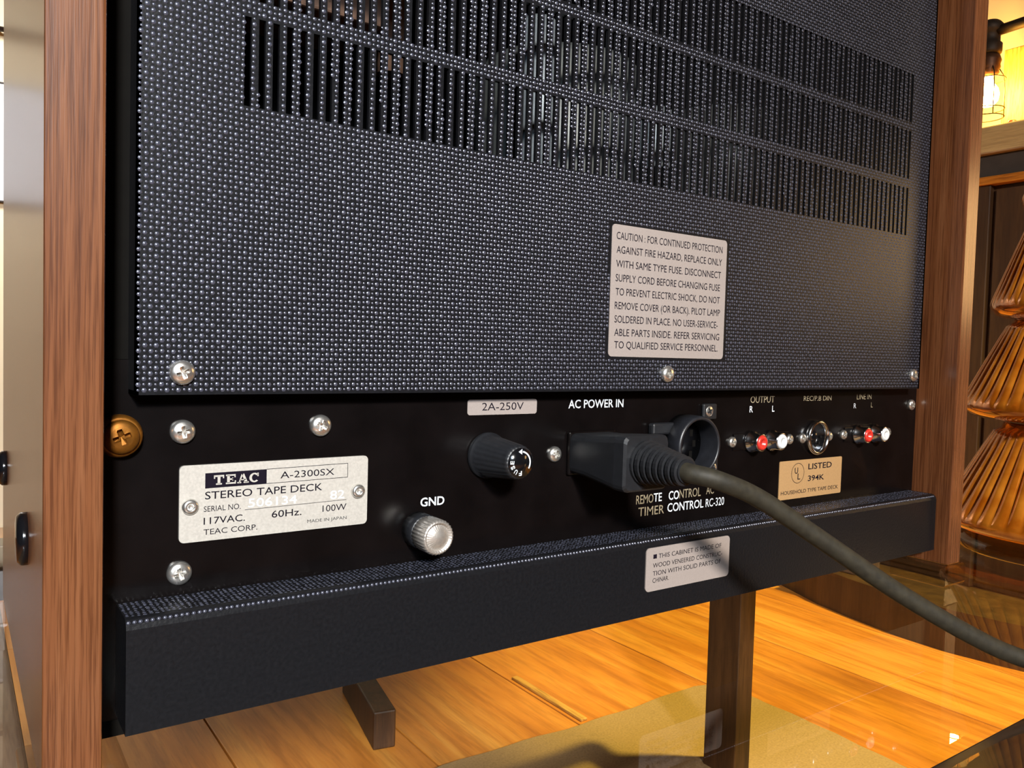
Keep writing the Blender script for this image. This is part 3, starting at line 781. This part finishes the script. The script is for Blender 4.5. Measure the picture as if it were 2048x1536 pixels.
build(MB().lathe([(58, -107), (60, -105.5), (60, -99), (54, -96), (44, -95.2)], (TX, TY, 0), 'z', 64), 'base', M['amber_base'], tree)

# ------------------------------------------------------------------ cabinet along the right wall
CX = 1420
cab = thing('sideboard', (CX + 150, 300, -440), 'dark wooden sideboard with greyed oak top and bowed plinth along the right wall', 'sideboard')
CY0, CY1 = -900, 1250
build(MB().box(CX, R['x1'] - 2, CY0, CY1, 368, 415, 3), 'top_slab', M['slab'], cab)
build(MB().box(CX + 12, R['x1'] - 2, CY0 + 12, CY1 - 12, 331, 367.8, 1), 'frieze', M['slate'], cab)
build(MB().box(CX + 4, R['x1'] - 2, CY0 + 6, CY1 - 6, 317, 330.8, 1.5), 'trim_strip', M['trim'], cab)
build(MB().box(CX + 24, R['x1'] - 2, CY0 + 20, CY1 - 20, -371.8, 316.8, 1), 'carcass', M['cab'], cab)
for y in (-880, -230, 430, 1180):
    build(MB().box(CX + 10, CX + 23.8, y, y + 38, -371.8, 316.8, 1.5), 'stile', M['cab'], cab)
for (y0, y1) in ((-840, -232), (-190, 428), (470, 1178)):
    d_ = build(MB().box(CX + 16, CX + 23.8, y0 + 4, y1 - 4, -360, 310, 1.5), 'door', M['cab'], cab)
    build(MB().lathe([(5, 0), (5, 10), (11, 14), (12, 20), (9, 25), (0.01, 26)], (CX + 16, y0 + 40, 0), '-x', 20), 'knob', M['iron'], d_)
bow = [(R['x1'] - 2, CY1), (CX + 6, CY1), (1408, 860), (1352, 755), (1306, 640), (1287, 560), (1272, 470), (1271, 382), (1283, 315), (1312, 200), (1350, 60), (1400, -120), (CX + 6, -400), (CX + 6, CY0), (R['x1'] - 2, CY0)]
build(MB().prism(bow, -440, -372, 'xy'), 'plinth', M['cab'], cab)
tag(build(MB().box(1318, 1400, 575, 700, -371.9, -318, 3), 'wooden_block', M['reflection_and_block']), 'small dark wooden block on the bowed plinth of the sideboard', 'block')

# ------------------------------------------------------------------ pipe lamp on the sideboard
LX, LY = 1600, 500
lamp = thing('pipe_lamp', (LX, 330, 415), 'lit iron pipe lamp with bare bulb in a wire cage on the sideboard', 'lamp')
LB = (1600.0, 523.0)
bz = 523.5
build(MB().tube([(LB[0], LB[1], 639), (LB[0], LB[1] - 60, 642), (LB[0], LB[1] - 160, 645), (LB[0], LB[1] - 200, 638), (LB[0], LB[1] - 212, 616), (LB[0], LB[1] - 212, 440)], 9.5, 16), 'pipe', M['iron'], lamp)
build(MB().lathe([(16, -4), (20, -2), (21, 2), (21, 15), (17, 19), (17, 36), (22, 39), (22, 50), (17, 56), (13, 59), (0.01, 61)], (LB[0], LB[1], 602), 'z', 20), 'elbow', M['iron'], lamp)
build(MB().lathe([(12, 0), (14, 3), (18, 8), (17, 13), (20, 18), (19, 24), (21, 31), (18, 40), (15, 43)], (LB[0], LB[1], 555.5), 'z', 24), 'socket', M['copper'], lamp)
build(MB().lathe([(0.01, -23), (10.5, -20.5), (18, -11.5), (20, 0), (17.5, 10.5), (11, 20), (8, 29), (8, 33)], (LB[0], LB[1], bz), 'z', 24), 'bulb', M['bulb'], lamp)
cg = MB()
for k in range(4):
    a = PI / 4 + k * PI / 2; c_, s_ = math.cos(a), math.sin(a)
    cg.tube([(LB[0] + 17 * c_, LB[1] + 17 * s_, 575), (LB[0] + 27 * c_, LB[1] + 27 * s_, 559), (LB[0] + 30 * c_, LB[1] + 30 * s_, 532), (LB[0] + 30 * c_, LB[1] + 30 * s_, 481)], 1.05, 6)
for z in (551, 496, 481):
    cg.tube([(LB[0] + 29.5 * math.cos(2 * PI * k / 24), LB[1] + 29.5 * math.sin(2 * PI * k / 24), z) for k in range(25)], 1.05, 6)
build(cg, 'wire_cage', M['iron'], lamp)
build(MB().lathe([(60, 0), (60, 14), (54, 20), (12, 24), (12, 34)], (LB[0], LB[1] - 212, 415), 'z', 32), 'base', M['rail'], lamp)
blocker = thing('reflection_blocker', (1600, -300, 415), 'dark doored box added out of view to block the bright wall from glass reflections', 'reflection blocker')  # added out of view to keep the bright wall out of the table glass
build(MB().box(1460, 1755, -880, 60, 415, 1350, 3), 'carcass', M['cab'], blocker)
for y0 in (-870, -403):
    build(MB().box(1450, 1459.8, y0, y0 + 455, 425, 1340, 2), 'door', M['cab'], blocker)
# rustic boards standing behind the lamp
bd = thing('rustic_board_panel', (1700, 250, 415), 'weathered vertical wooden boards leaning on the wall behind the pipe lamp', 'board')
for k in range(6):
    y1 = 524 - k * 74
    build(MB().box(1660, 1684 + (k % 2) * 3, y1 - 72.5, y1, 415, 622 + (7 * k) % 11, 2), 'board', M['rustic'], bd)
tag(build(MB().lathe([(7, 0), (8, 2), (8, 16), (6, 20), (0.01, 21)], (1490, 428, 415), 'z', 16), 'red_cap', M['redbit']), 'small red cap standing on the oak top below the lamp', 'cap')

# ------------------------------------------------------------------ things on the back wall and the floor
wb = thing('whiteboard', (-300, 1990, 460), 'pale blue white board with thin dark frame on the cream back wall', 'whiteboard')
build(MB().box(-700, 92.5, 1985, 1999, 327, 594, 1), 'board', M['board'], wb)
for q in ((-703, 95, 1982, 1999.5, 594.2, 597), (-703, 95, 1982, 1999.5, 324, 326.8), (92.7, 95.2, 1982, 1999.5, 327, 594), (-703, -700.2, 1982, 1999.5, 327, 594)):
    build(MB().box(*q), 'frame_strip', M['dark_line'], wb)
tag(build(MB().tube([(-900, 1975, 722), (97, 1975, 714)], 6, 12).box(-400, -390, 1975, 2000, 714, 722).box(70, 80, 1975, 2000, 710, 718), 'wall_rod', M['dark_line']), 'dark horizontal rod on the cream back wall above the whiteboard', 'rod')
blk = MB().box(-13, 13, -82, 82, 0, 44, 2)
o = tag(build(blk, 'wooden_runner', M['leg'], None, (0, 0, 0)), 'dark wooden runner block lying on the floor under the glass table', 'block')
set_loc(o, (406, 652, -440)); o.rotation_euler = (0, 0, math.radians(-11))
